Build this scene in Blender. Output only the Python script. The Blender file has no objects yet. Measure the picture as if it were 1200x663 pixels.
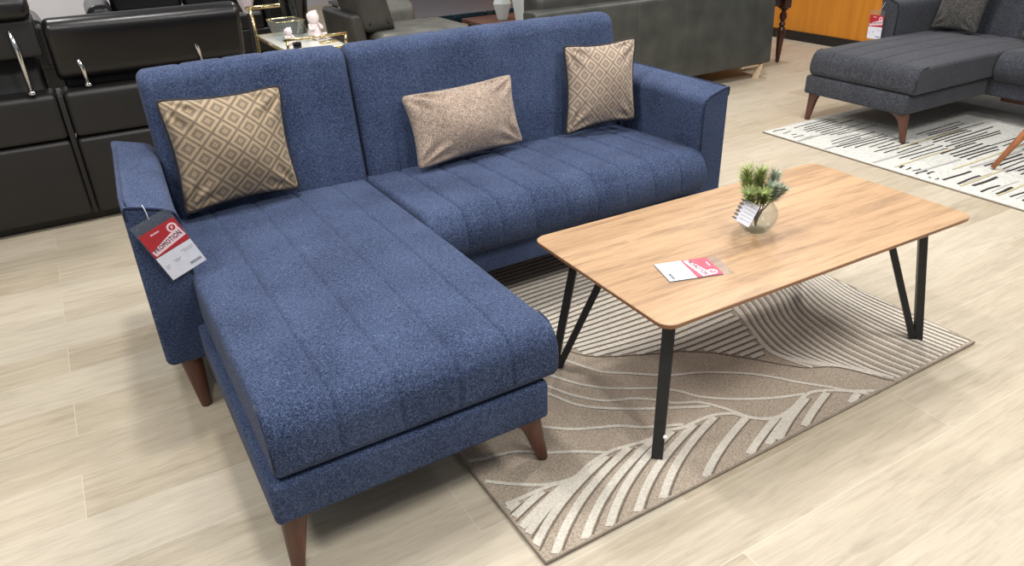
import bpy, bmesh, math, random
from mathutils import Vector, Matrix
random.seed(7)
C = bpy.context.scene.collection
SC = bpy.context.scene
PI = math.pi

# ------------------------------------------------------------------ materials
def s2l(c):
    return tuple(((v/255)/12.92 if v/255 <= .04045 else ((v/255+.055)/1.055)**2.4) for v in c)
def rgba(c): return (*s2l(c), 1)
def newmat(name):
    m = bpy.data.materials.new(name); m.use_nodes = True
    nt = m.node_tree; b = nt.nodes['Principled BSDF']
    return m, nt, b
def N(nt, t, **kw):
    n = nt.nodes.new(t)
    for k, v in kw.items(): setattr(n, k, v)
    return n
def ramp(nt, fac, stops, interp='LINEAR'):
    r = N(nt, 'ShaderNodeValToRGB'); r.color_ramp.interpolation = interp
    e = r.color_ramp.elements
    while len(e) < len(stops): e.new(.5)
    for i, (p, c) in enumerate(stops):
        e[i].position = p; e[i].color = rgba(c)
    nt.links.new(fac, r.inputs['Fac']); return r.outputs['Color']
def mixc(nt, fac, a, b, mode='MIX'):
    m = N(nt, 'ShaderNodeMix', data_type='RGBA', blend_type=mode)
    if isinstance(fac, (int, float)): m.inputs[0].default_value = fac
    else: nt.links.new(fac, m.inputs[0])
    for i, v in ((6, a), (7, b)):
        if isinstance(v, tuple): m.inputs[i].default_value = v
        else: nt.links.new(v, m.inputs[i])
    return m.outputs[2]
def coords(nt, scale=(1,1,1), out='Object', rot=(0,0,0), loc=(0,0,0)):
    t = N(nt, 'ShaderNodeTexCoord'); mp = N(nt, 'ShaderNodeMapping')
    mp.inputs['Scale'].default_value = scale; mp.inputs['Rotation'].default_value = rot; mp.inputs['Location'].default_value = loc
    nt.links.new(t.outputs[out], mp.inputs['Vector']); return mp.outputs['Vector']
def noise(nt, vec, scale, detail=2, rough=.5, dist=0):
    n = N(nt, 'ShaderNodeTexNoise'); n.inputs['Scale'].default_value = scale
    n.inputs['Detail'].default_value = detail; n.inputs['Roughness'].default_value = rough
    n.inputs['Distortion'].default_value = dist
    nt.links.new(vec, n.inputs['Vector']); return n.outputs['Fac']
def bump(nt, b, h, strength=.3, dist=.002):
    n = N(nt, 'ShaderNodeBump'); n.inputs['Strength'].default_value = strength; n.inputs['Distance'].default_value = dist
    nt.links.new(h, n.inputs['Height']); nt.links.new(n.outputs['Normal'], b.inputs['Normal'])
def plain(name, col, rough=.5, metal=0, **kw):
    m, nt, b = newmat(name)
    v = coords(nt)
    f = noise(nt, v, kw.get('ns', 40), 2)
    d = kw.get('var', .08)
    lo = tuple(max(0, c*(1-d)) for c in col); hi = tuple(min(255, c*(1+d)) for c in col)
    nt.links.new(ramp(nt, f, [(.3, lo), (.7, hi)]), b.inputs['Base Color'])
    b.inputs['Roughness'].default_value = rough; b.inputs['Metallic'].default_value = metal
    return m
def fabric(name, dark, mid, light, scale=330, sheen=.15):
    m, nt, b = newmat(name)
    v = coords(nt, (1, 1, 1))
    f = noise(nt, v, scale, 2, .65)
    f2 = noise(nt, v, scale*.35, 2, .6)
    big = noise(nt, v, 5, 2)
    a = N(nt, 'ShaderNodeMath', operation='MULTIPLY_ADD'); nt.links.new(f2, a.inputs[0]); a.inputs[1].default_value = .25
    s = N(nt, 'ShaderNodeMath', operation='MULTIPLY'); nt.links.new(f, s.inputs[0]); s.inputs[1].default_value = .75
    nt.links.new(s.outputs[0], a.inputs[2])
    col = ramp(nt, a.outputs[0], [(.36, dark), (.5, mid), (.66, light)])
    col = mixc(nt, .12, col, ramp(nt, big, [(.35, dark), (.65, light)]))
    nt.links.new(col, b.inputs['Base Color'])
    b.inputs['Roughness'].default_value = .92
    b.inputs['Specular IOR Level'].default_value = .2
    b.inputs['Sheen Weight'].default_value = sheen; b.inputs['Sheen Roughness'].default_value = .5
    bump(nt, b, f, .5, .0015)
    return m
def leather(name, col, rough=.3):
    m, nt, b = newmat(name)
    v = coords(nt)
    f = noise(nt, v, 6, 3)
    lo = tuple(c*.85 for c in col); hi = tuple(min(255, c*1.12) for c in col)
    nt.links.new(ramp(nt, f, [(.3, lo), (.7, hi)]), b.inputs['Base Color'])
    vo = N(nt, 'ShaderNodeTexVoronoi'); vo.inputs['Scale'].default_value = 260; nt.links.new(v, vo.inputs['Vector'])
    bump(nt, b, vo.outputs['Distance'], .12, .001)
    b.inputs['Roughness'].default_value = rough
    return m
def wood(name, c1, c2, c3, axis=0, sc=1., rough=.45):
    m, nt, b = newmat(name)
    st = [22, 22, 22]; st[axis] = 1.6
    v = coords(nt, tuple(s*sc for s in st))
    f = noise(nt, v, 1.4, 6, .62, .6)
    st2 = [160, 160, 160]; st2[axis] = 4
    g = noise(nt, coords(nt, tuple(s*sc for s in st2)), 1, 3, .6)
    col = ramp(nt, f, [(.28, c1), (.5, c2), (.72, c3)])
    col = mixc(nt, .28, col, ramp(nt, g, [(.35, c1), (.6, c3)]))
    nt.links.new(col, b.inputs['Base Color'])
    b.inputs['Roughness'].default_value = rough
    bump(nt, b, g, .1, .0006)
    return m
def glass(name, tint=(246, 250, 250), rough=.03, body=.03):
    m, nt, b = newmat(name)
    nt.nodes.remove(b); out = nt.nodes['Material Output']
    tr = N(nt, 'ShaderNodeBsdfTransparent'); tr.inputs['Color'].default_value = rgba(tint)
    gl = N(nt, 'ShaderNodeBsdfGlossy'); gl.inputs['Roughness'].default_value = rough
    df = N(nt, 'ShaderNodeBsdfDiffuse'); df.inputs['Color'].default_value = rgba((235, 240, 240))
    lw = N(nt, 'ShaderNodeLayerWeight'); lw.inputs['Blend'].default_value = .5
    pw = N(nt, 'ShaderNodeMath', operation='POWER'); nt.links.new(lw.outputs['Facing'], pw.inputs[0]); pw.inputs[1].default_value = 3.5
    fr = N(nt, 'ShaderNodeMath', operation='MULTIPLY_ADD'); nt.links.new(pw.outputs[0], fr.inputs[0]); fr.inputs[1].default_value = .6; fr.inputs[2].default_value = .03
    m1 = N(nt, 'ShaderNodeMixShader'); m1.inputs[0].default_value = body; nt.links.new(tr.outputs[0], m1.inputs[1]); nt.links.new(df.outputs[0], m1.inputs[2])
    m2 = N(nt, 'ShaderNodeMixShader'); nt.links.new(fr.outputs[0], m2.inputs[0]); nt.links.new(m1.outputs[0], m2.inputs[1]); nt.links.new(gl.outputs[0], m2.inputs[2])
    nt.links.new(m2.outputs[0], out.inputs['Surface'])
    return m

M = {}
M['navy'] = fabric('navy_woven_fabric', (18, 25, 43), (43, 56, 85), (99, 113, 145), 430, .04)
M['navy_piping'] = fabric('navy_piping_fabric', (14, 20, 40), (24, 34, 62), (44, 58, 92))
M['charcoal'] = fabric('charcoal_woven_fabric', (36, 37, 43), (54, 56, 63), (84, 87, 94), 200)
M['charcoal_piping'] = plain('charcoal_piping_fabric', (30, 31, 35), .9)
M['walnut_leg'] = wood('walnut_leg', (60, 34, 26), (88, 54, 42), (108, 69, 54), 2, 1.0, .4)
M['black_metal'] = plain('black_powder_metal', (40, 41, 43), .45, .3)
M['white_plastic'] = plain('white_plastic', (235, 235, 232), .4)
M['black_leather'] = leather('black_leather', (19, 18, 19), .3)
M['black_leather_matte'] = leather('black_leather_matte', (22, 20, 19), .5)
M['grey_leather'] = leather('grey_leather', (104, 104, 97), .42)
M['grey_leather_dark'] = leather('grey_leather_dark', (62, 61, 57), .45)
M['sofa_back'] = leather('grey_back_leather', (66, 67, 62), .48)
M['chrome'] = plain('chrome', (215, 215, 218), .15, 1, var=.02)
M['gold'] = plain('gold_metal', (232, 212, 160), .2, 1, var=.03)
M['cream_metal'] = plain('cream_leg', (212, 190, 158), .4)
M['painted_mirror'] = plain('painted_mirror_tray', (222, 220, 212), .08, .0, var=.01)  # non-metal white stands in for the bright reflection in the mirrored tray
M['figurine'] = plain('white_ceramic', (238, 226, 226), .35, var=.02)
M['black_gloss'] = plain('black_gloss', (16, 16, 18), .1)
M['dark_wood'] = wood('dark_turned_wood', (34, 16, 10), (58, 30, 20), (84, 46, 30), 2, 1., .3)
M['brown_wood'] = wood('brown_wood', (70, 42, 32), (104, 68, 54), (126, 86, 70), 0, .8, .35)
M['orange_leg'] = wood('teak_leg', (122, 70, 40), (160, 98, 60), (180, 116, 76), 2, 1., .4)
M['glass'] = glass('clear_glass')
M['frost'] = glass('frosted_glass', (236, 238, 236), .35, .5)
def plastic_sleeve(name):
    m, nt, b = newmat(name)
    b.inputs['Base Color'].default_value = rgba((150, 154, 160)); b.inputs['Roughness'].default_value = .12
    b.inputs['Alpha'].default_value = .13
    return m
M['sleeve'] = plastic_sleeve('clear_plastic_sleeve')
M['red_card'] = plain('red_card', (178, 42, 50), .5, var=.03)
M['red_card_reflection'] = plain('red_card_painted_reflection', (186, 74, 94), .5, var=.1)  # red card; the reflection on it is put into the colour as pink
M['white_card'] = plain('white_card', (226, 228, 238), .5, var=.02)
M['pink_strip'] = plain('pale_pink_print', (246, 214, 222), .5, var=.02)
M['ink'] = plain('dark_ink', (60, 18, 30), .6)
M['grey_ink'] = plain('grey_ink', (120, 122, 132), .6)
M['thread'] = plain('clear_thread', (205, 210, 215), .3)
M['teal_glass'] = plain('dark_teal_glass', (18, 36, 42), .08)
M['greytop'] = plain('grey_table_top', (84, 80, 84), .4)
M['planter'] = plain('white_planter', (216, 204, 210), .4)

# tabletop: oak planks along x
def oak():
    m, nt, b = newmat('oak_tabletop')
    v = coords(nt, (.9, 13, 4)); f = noise(nt, v, 1.7, 7, .64, 1.5)
    g = noise(nt, coords(nt, (9, 120, 40)), 1, 5, .72, .8)
    pl = noise(nt, coords(nt, (.15, 9, 1)), 1.2, 0)
    col = ramp(nt, f, [(.3, (90, 68, 48)), (.42, (136, 107, 77)), (.5, (168, 135, 100)), (.64, (181, 148, 113)), (.76, (154, 121, 89))])
    col = mixc(nt, .3, col, ramp(nt, g, [(.34, (94, 71, 50)), (.52, (186, 153, 117))]))
    col = mixc(nt, .25, col, ramp(nt, pl, [(.35, (142, 110, 79)), (.65, (190, 158, 124))]))
    nt.links.new(col, b.inputs['Base Color']); b.inputs['Roughness'].default_value = .42
    bump(nt, b, g, .12, .0005)
    return m
M['oak'] = oak()
M['oak_edge'] = wood('oak_edge', (108, 72, 48), (140, 96, 66), (164, 116, 82), 0, 1.)

def floor_mat():
    m, nt, b = newmat('pale_oak_plank_floor')
    W, Lp = .19, 1.30
    br = N(nt, 'ShaderNodeTexBrick'); br.offset = .37; br.offset_frequency = 2
    br.inputs['Color1'].default_value = (0, 0, 0, 1); br.inputs['Color2'].default_value = (1, 1, 1, 1); br.inputs['Mortar'].default_value = (.5, .5, .5, 1)
    br.inputs['Scale'].default_value = 1; br.inputs['Mortar Size'].default_value = .0012; br.inputs['Mortar Smooth'].default_value = .2
    br.inputs['Brick Width'].default_value = Lp; br.inputs['Row Height'].default_value = W
    nt.links.new(coords(nt, loc=(.28, .12, 0)), br.inputs['Vector'])
    # every plank shifts its own grain
    t = N(nt, 'ShaderNodeTexCoord')
    off = N(nt, 'ShaderNodeVectorMath', operation='SCALE'); nt.links.new(br.outputs['Color'], off.inputs[0]); off.inputs['Scale'].default_value = 9
    ad = N(nt, 'ShaderNodeVectorMath', operation='ADD'); nt.links.new(t.outputs['Object'], ad.inputs[0]); nt.links.new(off.outputs[0], ad.inputs[1])
    def mp(s):
        q = N(nt, 'ShaderNodeMapping'); q.inputs['Scale'].default_value = s; nt.links.new(ad.outputs[0], q.inputs['Vector']); return q.outputs[0]
    f = noise(nt, mp((1.1, 8, 1)), 1.8, 6, .65, 1.6)
    g = noise(nt, mp((6, 75, 1)), 1, 5, .7, .9)
    k = noise(nt, mp((3.5, 9, 1)), 1.5, 2, .5, .4)
    col = ramp(nt, f, [(.30, (158, 145, 124)), (.47, (192, 180, 158)), (.56, (203, 192, 171)), (.7, (214, 205, 186))])
    col = mixc(nt, .42, col, ramp(nt, g, [(.34, (150, 136, 114)), (.5, (200, 189, 168)), (.66, (220, 212, 194))]))
    col = mixc(nt, .55, col, ramp(nt, k, [(.24, (140, 126, 106)), (.34, (204, 194, 174))]), 'MULTIPLY')
    col = mixc(nt, .35, col, mixc(nt, br.outputs['Color'], rgba((176, 162, 138)), rgba((214, 206, 190))))
    mf = N(nt, 'ShaderNodeMath', operation='MULTIPLY'); nt.links.new(br.outputs['Fac'], mf.inputs[0]); mf.inputs[1].default_value = .6
    col = mixc(nt, mf.outputs[0], col, rgba((208, 201, 185)))
    hs = N(nt, 'ShaderNodeHueSaturation'); hs.inputs['Value'].default_value = 1.0; hs.inputs['Saturation'].default_value = .93
    nt.links.new(col, hs.inputs['Color'])
    nt.links.new(hs.outputs[0], b.inputs['Base Color'])
    b.inputs['Roughness'].default_value = .48; b.inputs['Specular IOR Level'].default_value = .35
    bump(nt, b, g, .08, .0006)
    return m
M['floor'] = floor_mat()

def pile(name, c1, c2, sc=220):
    m, nt, b = newmat(name)
    v = coords(nt); f = noise(nt, v, sc, 2, .7)
    nt.links.new(ramp(nt, f, [(.3, c1), (.68, c2)]), b.inputs['Base Color'])
    b.inputs['Roughness'].default_value = .95; b.inputs['Specular IOR Level'].default_value = .1
    bump(nt, b, f, .8, .003); return m
M['rug_taupe'] = pile('taupe_pile', (134, 121, 106), (190, 177, 160))
M['rug_white'] = pile('cream_pile', (186, 179, 166), (220, 214, 202))
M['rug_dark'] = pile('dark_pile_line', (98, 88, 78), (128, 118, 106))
M['rug_edge'] = plain('rug_binding', (134, 123, 110), .9)
M['rug2'] = pile('ivory_pile', (186, 186, 180), (214, 213, 206), 60)
M['rug2_dark'] = pile('black_pile', (40, 36, 38), (74, 68, 68))
M['rug2_yellow'] = pile('yellow_pile', (186, 174, 130), (206, 194, 156))
M['rug2_grey'] = pile('grey_pile', (168, 166, 162), (190, 188, 184))

def diamond(name, light, dark, n=4.7):
    m, nt, b = newmat(name)
    uv = N(nt, 'ShaderNodeUVMap'); sx = N(nt, 'ShaderNodeSeparateXYZ'); nt.links.new(uv.outputs[0], sx.inputs[0])
    def ma(op, a, c=None):
        q = N(nt, 'ShaderNodeMath', operation=op)
        for i, v in enumerate((a, c)):
            if v is None: continue
            if isinstance(v, (int, float)): q.inputs[i].default_value = v
            else: nt.links.new(v, q.inputs[i])
        return q.outputs[0]
    def tri(o, k): return ma('ABSOLUTE', ma('SUBTRACT', ma('FRACT', ma('MULTIPLY', o, k)), .5))
    d = ma('ADD', tri(sx.outputs[0], n), tri(sx.outputs[1], n*.95))
    dd = ma('MULTIPLY', ma('MINIMUM', d, ma('SUBTRACT', 1., d)), 2.)
    wv = noise(nt, coords(nt, (900, 900, 900), 'UV'), .3, 2, .7)
    dd = ma('ADD', dd, ma('MULTIPLY', ma('SUBTRACT', wv, .5), .22))
    col = ramp(nt, dd, [(0, dark), (.16, light), (.3, dark), (.37, tuple((a+2*b_)//3 for a, b_ in zip(light, dark))), (.52, dark), (.6, light), (.8, light), (.93, dark)])
    fine = noise(nt, coords(nt, (1, 1, 1)), 330, 2, .7)
    col = mixc(nt, .3, col, ramp(nt, fine, [(.3, dark), (.65, light)]))
    nt.links.new(col, b.inputs['Base Color']); b.inputs['Roughness'].default_value = .85
    b.inputs['Sheen Weight'].default_value = .15
    bump(nt, b, fine, .5, .0015)
    return m
M['diamond'] = diamond('tan_diamond_weave', (168, 147, 118), (84, 74, 64))
M['diamond_pale'] = diamond('beige_diamond_weave', (176, 158, 138), (104, 90, 80), 4.9)
M['tan_weave'] = fabric('tan_plain_weave', (88, 76, 68), (150, 132, 118), (196, 178, 162), 260)
M['pillow_piping'] = plain('dark_piping', (34, 30, 30), .8)
M['dark_pillow'] = fabric('dark_grey_pillow', (44, 43, 41), (70, 68, 66), (98, 96, 93), 110)
M['needle'] = plain('pine_needles', (150, 162, 102), .6, var=.3, ns=60)
M['needle_frost'] = plain('frosted_pine_needles', (152, 164, 146), .6, var=.25, ns=60)
M['twig'] = plain('twig_bark', (104, 62, 42), .8)
def orange_wall():
    m, nt, b = newmat('orange_wall_panel')
    f = noise(nt, coords(nt, (1, 14, .8)), 1.5, 3)
    nt.links.new(ramp(nt, f, [(.3, (196, 122, 30)), (.7, (214, 138, 40))]), b.inputs['Base Color'])
    b.inputs['Roughness'].default_value = .55; return m
M['orange'] = orange_wall()
M['black_skirt'] = plain('black_skirting', (30, 24, 20), .5)
M['wall_grey'] = plain('light_grey_wall', (178, 178, 182), .8, var=.02, ns=3)

# ------------------------------------------------------------------ helpers
def link(name, me, mats, parent=None, smooth=True):
    o = bpy.data.objects.new(name, me); C.objects.link(o)
    for m in (mats if isinstance(mats, (list, tuple)) else [mats]): me.materials.append(m)
    if smooth:
        for p in me.polygons: p.use_smooth = True
    if parent is not None: o.parent = parent
    return o
def obj(name, bm, mats, parent=None, smooth=True, sharp=None, recalc=True):
    if recalc: bmesh.ops.recalc_face_normals(bm, faces=bm.faces[:])
    me = bpy.data.meshes.new(name); bm.to_mesh(me); bm.free()
    o = link(name, me, mats, parent, smooth)
    if sharp is not None and smooth: me.set_sharp_from_angle(angle=math.radians(sharp))
    return o
def tag(o, label, cat, group=None):
    o['label'] = label; o['category'] = cat
    if group: o['group'] = group
    return o
def thing(name, label, cat, loc=(0, 0, 0), rz=0, group=None):
    o = bpy.data.objects.new(name, None); C.objects.link(o); o.empty_display_size = .05
    o.location = loc; o.rotation_euler = (0, 0, rz)
    return tag(o, label, cat, group)
def struct(name, bm, m, parent=None):
    o = obj(name, bm, m, parent, smooth=False)
    if parent is None: o['kind'] = 'structure'
    return o
def add_box(bm, lo, hi, bev=0, mat=0, mtx=None):
    g = bmesh.ops.create_cube(bm, size=1)
    vs = g['verts']; c = [(a+b)/2 for a, b in zip(lo, hi)]; s = [b-a for a, b in zip(lo, hi)]
    for v in vs: v.co = Vector((c[0]+v.co.x*s[0], c[1]+v.co.y*s[1], c[2]+v.co.z*s[2]))
    fs = set(f for v in vs for f in v.link_faces)
    if bev:
        es = set(e for v in vs for e in v.link_edges)
        r = bmesh.ops.bevel(bm, geom=list(es), offset=bev, segments=3, profile=.5, affect='EDGES')
        fs = set(r['faces']) | {f for f in fs if f.is_valid}
        vs = list({v for f in fs for v in f.verts})
    for f in fs: f.material_index = mat
    if mtx is not None:
        for v in vs: v.co = mtx @ v.co
    return vs
def add_tube(bm, pts, r, seg=8, closed=False, caps=True, mat=0):
    pts = [Vector(p) for p in pts]; n = len(pts); rings = []
    rad = r if isinstance(r, (list, tuple)) else [r]*n
    up = None
    for i, p in enumerate(pts):
        a = pts[(i-1) % n] if (closed or i > 0) else p
        b = pts[(i+1) % n] if (closed or i < n-1) else p
        d = (b-a).normalized()
        if up is None:
            up = Vector((0, 0, 1)) if abs(d.z) < .9 else Vector((1, 0, 0))
        x = d.cross(up)
        if x.length < 1e-6: x = d.orthogonal()
        x.normalize(); y = x.cross(d).normalized(); up = y
        rings.append([bm.verts.new(p+rad[i]*(math.cos(2*PI*k/seg)*x+math.sin(2*PI*k/seg)*y)) for k in range(seg)])
    m = n if closed else n-1
    for i in range(m):
        A, B = rings[i], rings[(i+1) % n]
        for k in range(seg):
            f = bm.faces.new((A[k], A[(k+1) % seg], B[(k+1) % seg], B[k])); f.material_index = mat
    if caps and not closed:
        for R in (rings[0], rings[-1]):
            f = bm.faces.new(R); f.material_index = mat
def add_lathe(bm, prof, c=(0, 0, 0), seg=24, closed_top=True, closed_bot=True, sq=None):
    rings = []
    for r, z in prof:
        rings.append([bm.verts.new((c[0]+r*math.cos(2*PI*k/seg), c[1]+r*math.sin(2*PI*k/seg), c[2]+z)) for k in range(seg)])
    for A, B in zip(rings, rings[1:]):
        for k in range(seg): bm.faces.new((A[k], A[(k+1) % seg], B[(k+1) % seg], B[k]))
    if closed_bot: bm.faces.new(rings[0])
    if closed_top: bm.faces.new(rings[-1])
def axis_list(lo, hi, r, seams=(), w=.006, n=6):
    s = set([lo, hi, lo+r, hi-r])
    for t in (.06, .16, .3, .45, .6, .8): s.add(lo+r*t); s.add(hi-r*t)
    m = max(2, n)
    for i in range(1, m): s.add(lo+r+(hi-lo-2*r)*i/m)
    for q in seams:
        for t in (-3, -1.6, -.8, 0, .8, 1.6, 3): s.add(q+t*w)
    L = sorted(x for x in s if lo-1e-9 <= x <= hi+1e-9)
    out = [L[0]]
    for x in L[1:]:
        if x-out[-1] > 5e-4: out.append(x)
    out[-1] = hi
    return out
def grid_box(xs, ys, zs):
    bm = bmesh.new(); V = {}
    nx, ny, nz = len(xs)-1, len(ys)-1, len(zs)-1
    def v(i, j, k):
        if (i, j, k) not in V: V[i, j, k] = bm.verts.new((xs[i], ys[j], zs[k]))
        return V[i, j, k]
    for i in range(nx):
        for j in range(ny):
            for k in (0, nz): bm.faces.new((v(i, j, k), v(i+1, j, k), v(i+1, j+1, k), v(i, j+1, k)))
        for k in range(nz):
            for j in (0, ny): bm.faces.new((v(i, j, k), v(i+1, j, k), v(i+1, j, k+1), v(i, j, k+1)))
    for j in range(ny):
        for k in range(nz):
            for i in (0, nx): bm.faces.new((v(i, j, k), v(i, j+1, k), v(i, j+1, k+1), v(i, j, k+1)))
    return bm
def extr(lo, hi, R, rx, axis=0, seams=(), gd=.004, gw=.006, puff=0., crown=0., crown_lo=None, nn=(8, 8, 6), post=None):
    """upholstered block: cross-section rounded by R = (r low a/low b, ...) running along `axis`, end edges rounded by rx"""
    # local order: e = extrusion axis, a, b = the other two with b = z
    e = axis; a, b = [i for i in range(3) if i != axis]
    Rm = max(R)
    lists = [None]*3
    lists[e] = axis_list(lo[e], hi[e], rx, seams, gw, nn[0])
    lists[a] = axis_list(lo[a], hi[a], Rm, (), gw, nn[1])
    lists[b] = axis_list(lo[b], hi[b], min(Rm, (hi[b]-lo[b])*.48), (), gw, nn[2])
    bm = grid_box(*lists)
    edges = sorted([lo[e]]+list(seams)+[hi[e]])
    for v in bm.verts:
        p = v.co.copy(); pe = p[e]
        sa = 0 if p[a] < (lo[a]+hi[a])/2 else 1; sb = 0 if p[b] < (lo[b]+hi[b])/2 else 1
        r = R[sa+2*sb]
        qa = lo[a]+r if sa == 0 else hi[a]-r; qb = lo[b]+r if sb == 0 else hi[b]-r
        da, db = p[a]-qa, p[b]-qb
        ina = da < 0 if sa == 0 else da > 0; inb = db < 0 if sb == 0 else db > 0
        nrm = [0, 0]
        if ina and inb:
            L = math.hypot(da, db); m = max(abs(da), abs(db)); f = m/L
            p[a] = qa+da*f; p[b] = qb+db*f; nrm = [da/L, db/L]
            onsurf = m > r-1e-6
        else:
            onsurf = True
            ea = min(v.co[a]-lo[a], hi[a]-v.co[a]); eb = min(v.co[b]-lo[b], hi[b]-v.co[b])
            if ea < 1e-6: nrm = [-1 if sa == 0 else 1, 0]
            elif eb < 1e-6: nrm = [0, -1 if sb == 0 else 1]
            else: onsurf = False
        d = min(pe-lo[e], hi[e]-pe)
        off = 0
        if d < rx:
            off = -(rx-math.sqrt(max(0, rx*rx-(rx-d)**2)))
        if not onsurf:
            # end cap interior: shrink towards middle a little
            ca, cb = (lo[a]+hi[a])/2, (lo[b]+hi[b])/2
            k = 1-2*rx/(hi[a]-lo[a])
            k2 = 1-2*rx/(hi[b]-lo[b])
            p[a] = ca+(p[a]-ca)*k; p[b] = cb+(p[b]-cb)*k2
        else:
            for s in seams: off -= (gd if nrm[1] > -.3 else 0)*math.exp(-((pe-s)/gw)**2)
            if puff and len(edges) > 1 and nrm[1] > -.3:
                for u0, u1 in zip(edges, edges[1:]):
                    if u0 <= pe <= u1:
                        t = (pe-u0)/(u1-u0); off += puff*(1-(2*t-1)**2)**.6
            p[a] += nrm[0]*off; p[b] += nrm[1]*off
        if crown or crown_lo:
            te = (pe-lo[e])/(hi[e]-lo[e]); ta = (v.co[a]-lo[a])/(hi[a]-lo[a]); tb = (v.co[b]-lo[b])/(hi[b]-lo[b])
            g = (1-(2*te-1)**4)*(1-(2*ta-1)**4)
            p[b] += crown*g*tb
        if post: p = post(p)
        v.co = p
    return bm

# ------------------------------------------------------------------ setting
bm = bmesh.new(); add_box(bm, (-9, -5, -.1), (6.1, 9, 0)); struct('floor', bm, M['floor'])
bm = bmesh.new(); add_box(bm, (6.1, 2.05, 0), (6.2, 9, 3)); struct('wall_right', bm, M['orange'])
bm = bmesh.new(); add_box(bm, (6.085, 2.05, 0), (6.1, 9, .085)); struct('baseboard_right', bm, M['black_skirt'])
bm = bmesh.new(); add_box(bm, (-9, 9, 0), (6.2, 9.1, 3)); struct('wall_back', bm, M['wall_grey'])

# ------------------------------------------------------------------ corner sofa (built twice: navy and charcoal)
def leg_mesh(H, sx, sy, flare=.05):
    """tapered wood foot: top at z=H (origin in plan), splayed towards (sx,sy), with a small flare inwards along x at the top"""
    bm = bmesh.new(); rings = []; seg = 20
    for t in (0, .04, .2, .4, .6, .75, .85, .93, 1.0):
        r = .0155+.0175*t
        cx, cy = sx*.03*(1-t), sy*.03*(1-t)
        fl = flare*max(0, (t-.6)/.4)**2.4
        ring = []
        for k in range(seg):
            a = 2*PI*k/seg; x, y = math.cos(a), math.sin(a)
            px = cx+r*x; py = cy+r*y
            if x*sx < 0: px += -sx*fl*(-x*sx)
            ring.append(bm.verts.new((px, py, H*t)))
        rings.append(ring)
    for A, B in zip(rings, rings[1:]):
        for k in range(seg): bm.faces.new((A[k], A[(k+1) % seg], B[(k+1) % seg], B[k]))
    bm.faces.new(rings[0]); bm.faces.new(rings[-1])
    return bm
SL, WA, HA, HB = 2.162, .131, .672, .172
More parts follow.
